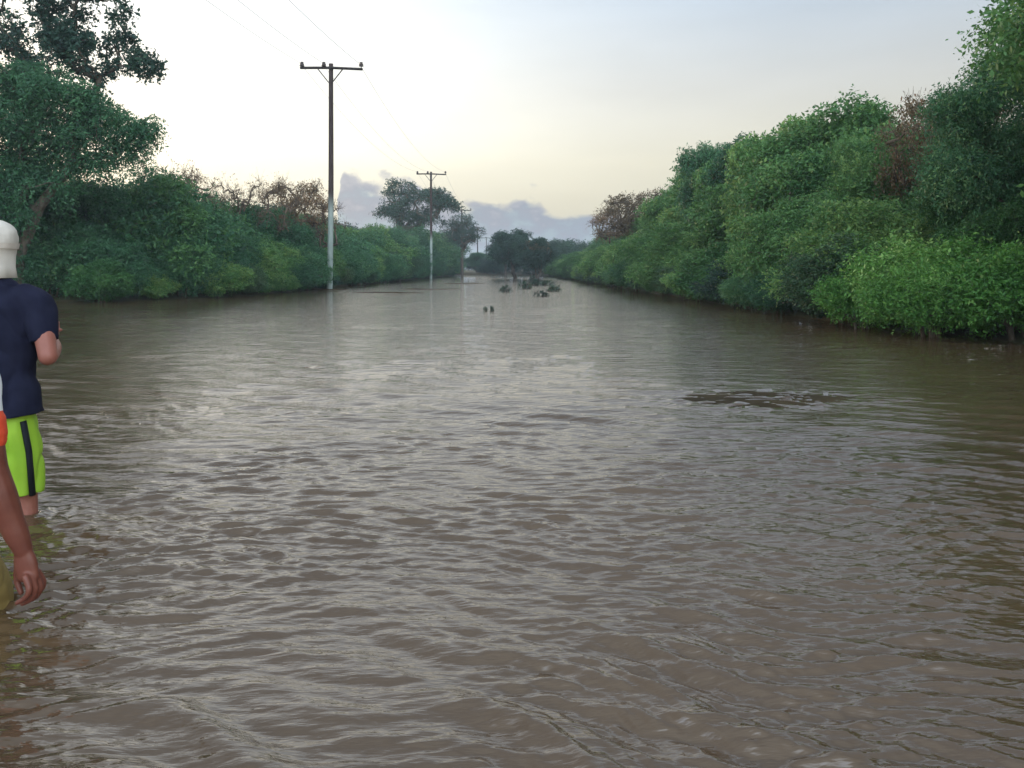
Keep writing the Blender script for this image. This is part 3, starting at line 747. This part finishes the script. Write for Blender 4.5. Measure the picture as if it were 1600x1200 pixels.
def hand(mb, wrist, kn, spread, fingers, thumb):
    """palm as a flattened tapered slab, five separate fingers"""
    mb.limb([wrist, tuple((a+b)/2 for a, b in zip(wrist, kn)), kn], [(.027, .019), (.037, .017), (.040, .014)], 14, ax=spread)
    for pts, r in fingers: mb.limb(pts, [r*1.05, r, r*.92, r*.8][:len(pts)], 10, m=3)
    mb.limb(thumb, [.014, .0115, .0105, .0085][:len(thumb)], 10, m=3)
def head(mb, c, yaw=0):
    x, y, z = c      # centre of skull; the face looks along +y turned by yaw
    def p(a, b, h): return (x+a*math.cos(yaw)-b*math.sin(yaw), y+a*math.sin(yaw)+b*math.cos(yaw), z+h)
    mb.ell(p(0, -.005, .01), (.076, .094, .10)); mb.ell(p(0, .03, -.055), (.058, .062, .065)); mb.ell(p(0, .055, -.095), (.03, .03, .022))
    mb.limb([p(0, .088, .015), p(0, .108, -.03)], [.009, .014], 8, m=3)
    mb.ell(p(0, .09, -.062), (.024, .012, .007)); mb.ell(p(0, .087, -.074), (.02, .012, .007))
    mb.ell(p(0, .078, .032), (.052, .014, .008))
    for s in (-1, 1):
        mb.ell(p(s*.073, .0, -.02), (.009, .018, .030)); mb.ell(p(s*.04, .065, -.03), (.02, .02, .018))
    return p

def person_cap():
    root = empty('person', (-2.37, 3.69, -.42))
    O = Vector(root.location)
    def L(x, y, z): return (x-O.x, y-O.y, z-O.z)
    cx, cy = -2.375, 3.69
    mb = MB()
    P = head(mb, L(cx-.015, cy+.02, 1.235))
    mb.limb([L(cx, cy-.005, 1.17), L(cx, cy-.01, 1.08), L(cx, cy-.01, 1.02)], [.055, .056, .07])
    mb.limb([L(cx, cy, 1.03), L(cx, cy, .95), L(cx, cy+.01, .80), L(cx, cy+.01, .62), L(cx, cy, .50), L(cx, cy, .42)],
            [(.105, .06), (.162, .085), (.155, .098), (.14, .095), (.155, .105), (.14, .10)], 20)
    for s in (-1, 1):
        mb.ell(L(cx+s*.17, cy, .975), (.052, .052, .052))
        mb.limb([L(cx+s*.08, cy, .46), L(cx+s*.12, cy+.01, .28), L(cx+s*.13, cy+.02, .06), L(cx+s*.14, cy, -.10), L(cx+s*.14, cy-.02, -.35)],
                [.084, .058, .050, .052, .036])
        mb.limb([L(cx+s*.14, cy-.04, -.375), L(cx+s*.145, cy+.06, -.385), L(cx+s*.15, cy+.16, -.40)], [(.035, .035), (.04, .026), (.038, .016)], ax=(1, 0, 0))
    # right arm: elbow out, forearm forwards;  left arm bent to the front
    sh, elb, wr = (cx+.185, cy, .975), (-2.09, 3.62, .735), (-2.22, 3.86, .80)
    mb.limb([L(*sh), L(-2.135, 3.66, .86), L(*elb)], [.052, .046, .040]); mb.limb([L(*elb), L(-2.145, 3.75, .76), L(*wr)], [.041, .040, .027])
    k = (-2.245, 3.95, .83)
    fs = [([L(k[0]+dx, k[1], k[2]+dz), L(k[0]+dx-.01, k[1]+.035, k[2]+dz+.006), L(k[0]+dx-.03, k[1]+.05, k[2]+dz+.006), L(k[0]+dx-.045, k[1]+.035, k[2]+dz+.006)], .0085) for dx, dz in ((.005, .028), (.006, .009), (.005, -.010), (.003, -.028))]
    hand(mb, L(*wr), L(*k), (0, 0, 1), fs, [L(-2.23, 3.88, .83), L(-2.245, 3.91, .86), L(-2.26, 3.94, .875), L(-2.27, 3.965, .88)])
    sh, elb, wr = (cx-.185, cy, .975), (-2.62, 3.66, .74), (-2.53, 3.86, .80)
    mb.limb([L(*sh), L(-2.59, 3.67, .86), L(*elb)], [.052, .046, .040]); mb.limb([L(*elb), L(-2.59, 3.76, .76), L(*wr)], [.041, .040, .027])
    k = (-2.49, 3.94, .83)
    fs = [([L(k[0]+dx, k[1], k[2]+dz), L(k[0]+dx+.015, k[1]+.03, k[2]+dz+.006), L(k[0]+dx+.035, k[1]+.045, k[2]+dz+.006), L(k[0]+dx+.055, k[1]+.04, k[2]+dz+.004)], .0085) for dx, dz in ((-.003, .028), (-.006, .009), (-.005, -.010), (-.003, -.028))]
    hand(mb, L(*wr), L(*k), (0, 0, 1), fs, [L(-2.515, 3.88, .83), L(-2.50, 3.91, .86), L(-2.485, 3.94, .875), L(-2.475, 3.965, .88)])
    part('body', mb.remesh('body', .0055, 3), SKIN1, root)
    # T-shirt
    mb = MB()
    mb.limb([L(cx-.01, cy-.01, 1.085), L(cx, cy-.005, 1.03), L(cx, cy, .95), L(cx, cy+.01, .80), L(cx+.005, cy+.01, .66), L(cx+.01, cy, .56), L(cx+.015, cy, .455)],
            [(.066, .066), (.12, .085), (.19, .115), (.185, .125), (.175, .12), (.19, .13), (.205, .145)], 24, flat=True)
    for s in (-1, 1):
        mb.limb([L(cx+s*.13, cy, 1.0), L(cx+s*.20, cy, .96), L(cx+s*.228, cy-.02, .885), L(cx+s*.247, cy-.03, .80)], [.070, .073, .066, .062], flat=True); mb.ell(L(cx+s*.17, cy, .985), (.071, .07, .07))
    part('t_shirt', mb.remesh('t_shirt', .008, 2, (.013, 7, (1, 1, .55))), NAVY, root)
    # shorts
    sm = MB()
    sm.limb([L(cx, cy, .56), L(cx, cy, .48), L(cx, cy, .42)], [(.165, .12), (.18, .13), (.17, .13)], 20)
    for s in (-1, 1): sm.limb([L(cx+s*.085, cy, .45), L(cx+s*.122, cy+.01, .30), L(cx+s*.13, cy+.015, .095)], [(.092, .11), (.072, .10), (.076, .092)], flat=True)
    sh = part('shorts', sm.remesh('shorts', .008, 2, (.014, 9, (1, 1, .4))), LIME, root)
    for s in (-1, 1):
        st = MB(); st.ring_tube([L(cx+s*.163, cy-.052, .44), L(cx+s*.183, cy-.042, .30), L(cx+s*.195, cy-.034, .10)], [(.012, .018)]*3, 6)
        o = part('side_stripe', st.mesh('stripe'), BLACK, sh)
    # cap with neck flap
    mb = MB(); c0 = (cx-.015, cy+.015, 1.27)
    mb.ell(L(*c0), (.099, .113, .088), 24, 14)
    mb.ring_tube([L(c0[0], c0[1], 1.262), L(c0[0], c0[1], 1.225)], [(.099, .113), (.094, .110)], 24)
    cap = part('cap', mb.remesh('cap', .005, 2, (.007, 11, (1, 1, 1))), CREAM, root)
    mk = MB(); mk.ell(L(-2.306, cy-.122, .822), (.007, .012, .006)); mk.ell(L(-2.33, cy-.122, .818), (.004, .012, .004)); part('back_print', mk.mesh('print'), WHITE, root)
    fm = MB(); n = 22
    outs = []
    for lay in (0, .006):
        rows = []
        for i, (z, rx, ry) in enumerate(((1.245, .096, .111), (1.19, .084, .103), (1.14, .083, .102), (1.088, .093, .110))):
            row = []
            for j in range(n+1):
                th = R(180-25)+(R(360+25)-R(180-25))*j/n
                w = 1+.045*math.sin(j*1.5+i*.6)*i/3
                row.append(L(c0[0]+(rx-lay)*w*math.cos(th), c0[1]+(ry-lay)*w*math.sin(th), z))
            rows.append(row)
        outs.append(rows)
    for rows in outs:
        k = len(fm.v)
        for r in rows: fm.v += r
        for i in range(3):
            for j in range(n): q = k+i*(n+1)+j; fm.f.append((q, q+1, q+n+2, q+n+1))
    half = len(fm.v)//2
    for i in (0, 3):
        for j in range(n): q = i*(n+1)+j; fm.f.append((q, q+1, half+q+1, half+q))
    part('neck_flap', fm.mesh('flap'), CREAM, cap)
    bm_ = MB(); bm_.ring_tube([L(c0[0], c0[1], 1.248), L(c0[0], c0[1], 1.222)], [(.1005, .1145), (.0955, .1115)], 28, cap=False); part('fold_shade_band', bm_.mesh('band'), CREAM2, cap)
    vz = MB(); vz.limb([L(c0[0]-.02, c0[1]+.08, 1.245), L(c0[0]-.045, c0[1]+.15, 1.225)], [(.06, .006), (.042, .004)], 16, ax=(1, 0, 0)); part('peak', vz.mesh('peak'), CREAM, cap)
    for s in (-1, 1):
        e = MB(); e.ell(P(s*.032, .073, .012), .0125); part('eye', e.mesh('eye'), EYE, root)
    hb = MB(); hb.ell(P(0, -.03, -.035), (.075, .072, .06)); part('hair', hb.remesh('hair', .006, 1), HAIR, root)
    tag(root, 'person seen from behind in cream cap, navy T-shirt and lime green shorts, wading', 'person')
person_cap()

def person_arm():
    root = empty('person', (-1.87, 2.55, -.52)); O = Vector(root.location)
    def L(x, y, z): return (x-O.x, y-O.y, z-O.z)
    cx, cy = -1.875, 2.52
    mb = MB()
    P = head(mb, L(cx-.03, cy+.04, 1.05), .1)
    mb.limb([L(cx-.03, cy+.03, .98), L(cx-.02, cy+.01, .90), L(cx-.01, cy, .84)], [.055, .058, .075])
    mb.limb([L(cx, cy, .85), L(cx, cy, .77), L(cx, cy, .62), L(cx+.01, cy, .46), L(cx+.015, cy+.01, .34), L(cx+.01, cy+.01, .26)],
            [(.12, .07), (.18, .095), (.165, .105), (.145, .10), (.16, .11), (.14, .10)], 20)
    hips = ((1, -1.765, 2.70), (-1, -1.98, 2.42))
    for s in (-1, 1): mb.ell(L(cx+s*.175, cy, .80), (.065, .06, .065))
    for s, lx, ly in hips:
        mb.limb([L(cx+s*.08, cy, .30), L((cx+s*.08+lx)/2+.02*s, (cy+ly)/2, .12), L(lx, ly, -.06), L(lx, ly-.02, -.25), L(lx, ly-.06, -.46)], [.09, .078, .056, .055, .036])
        mb.limb([L(lx, ly-.08, -.485), L(lx, ly+.03, -.49), L(lx+.01, ly+.13, -.505)], [(.035, .033), (.04, .026), (.038, .016)], ax=(1, 0, 0))
    # hanging right arm
    Ya = 2.5
    def A(px, py, y=Ya): return L((px-800)/F*Ya, y, CAM_H-(py-HOR)/F*Ya)
    mb.limb([L(-1.70, cy, .80), A(-28, 640, 2.48), A(-6, 728, 2.47)], [.060, .058, .049])
    mb.limb([A(-6, 728, 2.47), A(6, 768, 2.475), A(24, 822, 2.49), A(36, 858, 2.5)], [.048, .049, .037, .028])
    wr = A(36, 860)
    mb.limb([wr, A(40, 880), A(44, 902)], [(.027, .021), (.036, .021), (.035, .018)], 14, ax=(1, 0, 0))
    # fingers curl down and back to the left, thumb leaves the left side of the palm
    for i, (dx, dyv, dl) in enumerate(((6, .034, 0), (8, .011, 3), (7, -.012, 2), (4, -.034, -4))):
        mb.limb([A(46+dx*.6, 897, Ya+dyv*.8), A(52+dx, 916+dl*.5, Ya+dyv), A(47+dx*.8, 931+dl, Ya+dyv), A(35+dx*.5, 939+dl, Ya+dyv)], [.0112, .0098, .009, .0075], 10, m=3)
    mb.limb([A(28, 872, Ya+.015), A(19, 893, Ya+.03), A(16, 914, Ya+.035), A(24, 932, Ya+.03)], [.0145, .0125, .0105, .0085], 10, m=3)
    # left arm hanging
    mb.limb([L(cx-.185, cy, .80), L(cx-.23, cy-.01, .65), L(cx-.25, cy, .50)], [.056, .05, .042])
    mb.limb([L(cx-.25, cy, .50), L(cx-.26, cy+.05, .40), L(cx-.255, cy+.11, .27)], [.042, .041, .026])
    w2 = (cx-.255, cy+.11, .27); k2 = (cx-.25, cy+.14, .185)
    fs = [([L(k2[0], k2[1]+d, k2[2]), L(k2[0]+.004, k2[1]+d*1.1+.008, k2[2]-.035), L(k2[0]+.012, k2[1]+d*1.1+.01, k2[2]-.062), L(k2[0]+.026, k2[1]+d*1.1+.006, k2[2]-.08+abs(d)*.2)], .0088) for d in (.032, .011, -.011, -.032)]
    hand(mb, L(*w2), L(*k2), (0, 1, 0), fs, [L(w2[0]+.005, w2[1]+.035, .245), L(w2[0]+.02, w2[1]+.06, .215), L(w2[0]+.03, w2[1]+.07, .185), L(w2[0]+.035, w2[1]+.07, .16)])
    part('body', mb.remesh('body', .0042, 2), SKIN2, root)
    mb = MB()
    mb.limb([L(cx-.01, cy, .88), L(cx, cy, .85), L(cx, cy, .77), L(cx, cy, .62), L(cx+.01, cy, .48), L(cx+.015, cy+.01, .36)],
            [(.075, .07), (.13, .085), (.19, .115), (.185, .122), (.175, .12), (.185, .13)], 24)
    mb.limb([L(cx+.13, cy, .82), L(-1.69, cy, .79), A(-30, 630, 2.48), A(-20, 668, 2.475)], [.068, .072, .066, .062])
    mb.limb([L(cx-.13, cy, .82), L(cx-.195, cy, .78), L(cx-.23, cy-.01, .66), L(cx-.238, cy-.01, .62)], [.068, .072, .066, .062])
    ts = part('t_shirt', mb.remesh('t_shirt', .008, 3, (.008, 6, (1, 1, .6))), WHITE, root)
    cf = MB(); cf.limb([A(-22, 655, 2.477), A(-16, 683, 2.474)], [.066, .064], 20); part('sleeve_trim', cf.remesh('trim', .006, 1), RED, ts)
    tr = MB()
    tr.limb([L(cx, cy, .42), L(cx+.01, cy, .34), L(cx+.01, cy, .28)], [(.165, .12), (.175, .125), (.165, .12)], 20)
    for s, lx, ly in hips:
        tr.limb([L(cx+s*.08, cy, .30), L((cx+s*.08+lx)/2+.02*s, (cy+ly)/2, .14), L(lx, ly, -.04), L(lx, ly-.03, -.30)], [.105, .098, .088, .08])
    part('trousers', tr.remesh('trousers', .008, 2, (.007, 8, (1, 1, .5))), KHAKI, root)
    hb = MB(); hb.ell(P(0, -.02, .03), (.085, .098, .095)); hb.ell(P(0, -.035, -.03), (.076, .07, .06)); part('hair', hb.remesh('hair', .006, 1, (.003, 30, (1, 1, 1))), HAIR, root)
    for s in (-1, 1):
        e = MB(); e.ell(P(s*.032, .075, .012), .0125); part('eye', e.mesh('eye'), EYE, root)
    tag(root, 'person mostly cut off by the left edge, bare brown arm hanging over khaki trousers', 'person')
person_arm()

# ------------------------------------------------------------------ air
def haze():
    mb = MB(); mb.box((0, 200, 9), (905, 705, 11)); o = obj('haze', mb.mesh('haze', False))
    m = bpy.data.materials.new('haze'); m.use_nodes = True; t = m.node_tree; t.nodes.clear()
    v = N(t, 'ShaderNodeVolumePrincipled'); v.inputs['Color'].default_value = (.75, .86, .95, 1); v.inputs['Density'].default_value = .0008
    ou = N(t, 'ShaderNodeOutputMaterial'); t.links.new(v.outputs[0], ou.inputs['Volume'])
    o.data.materials.append(m); tag(o, kind='stuff')
haze()
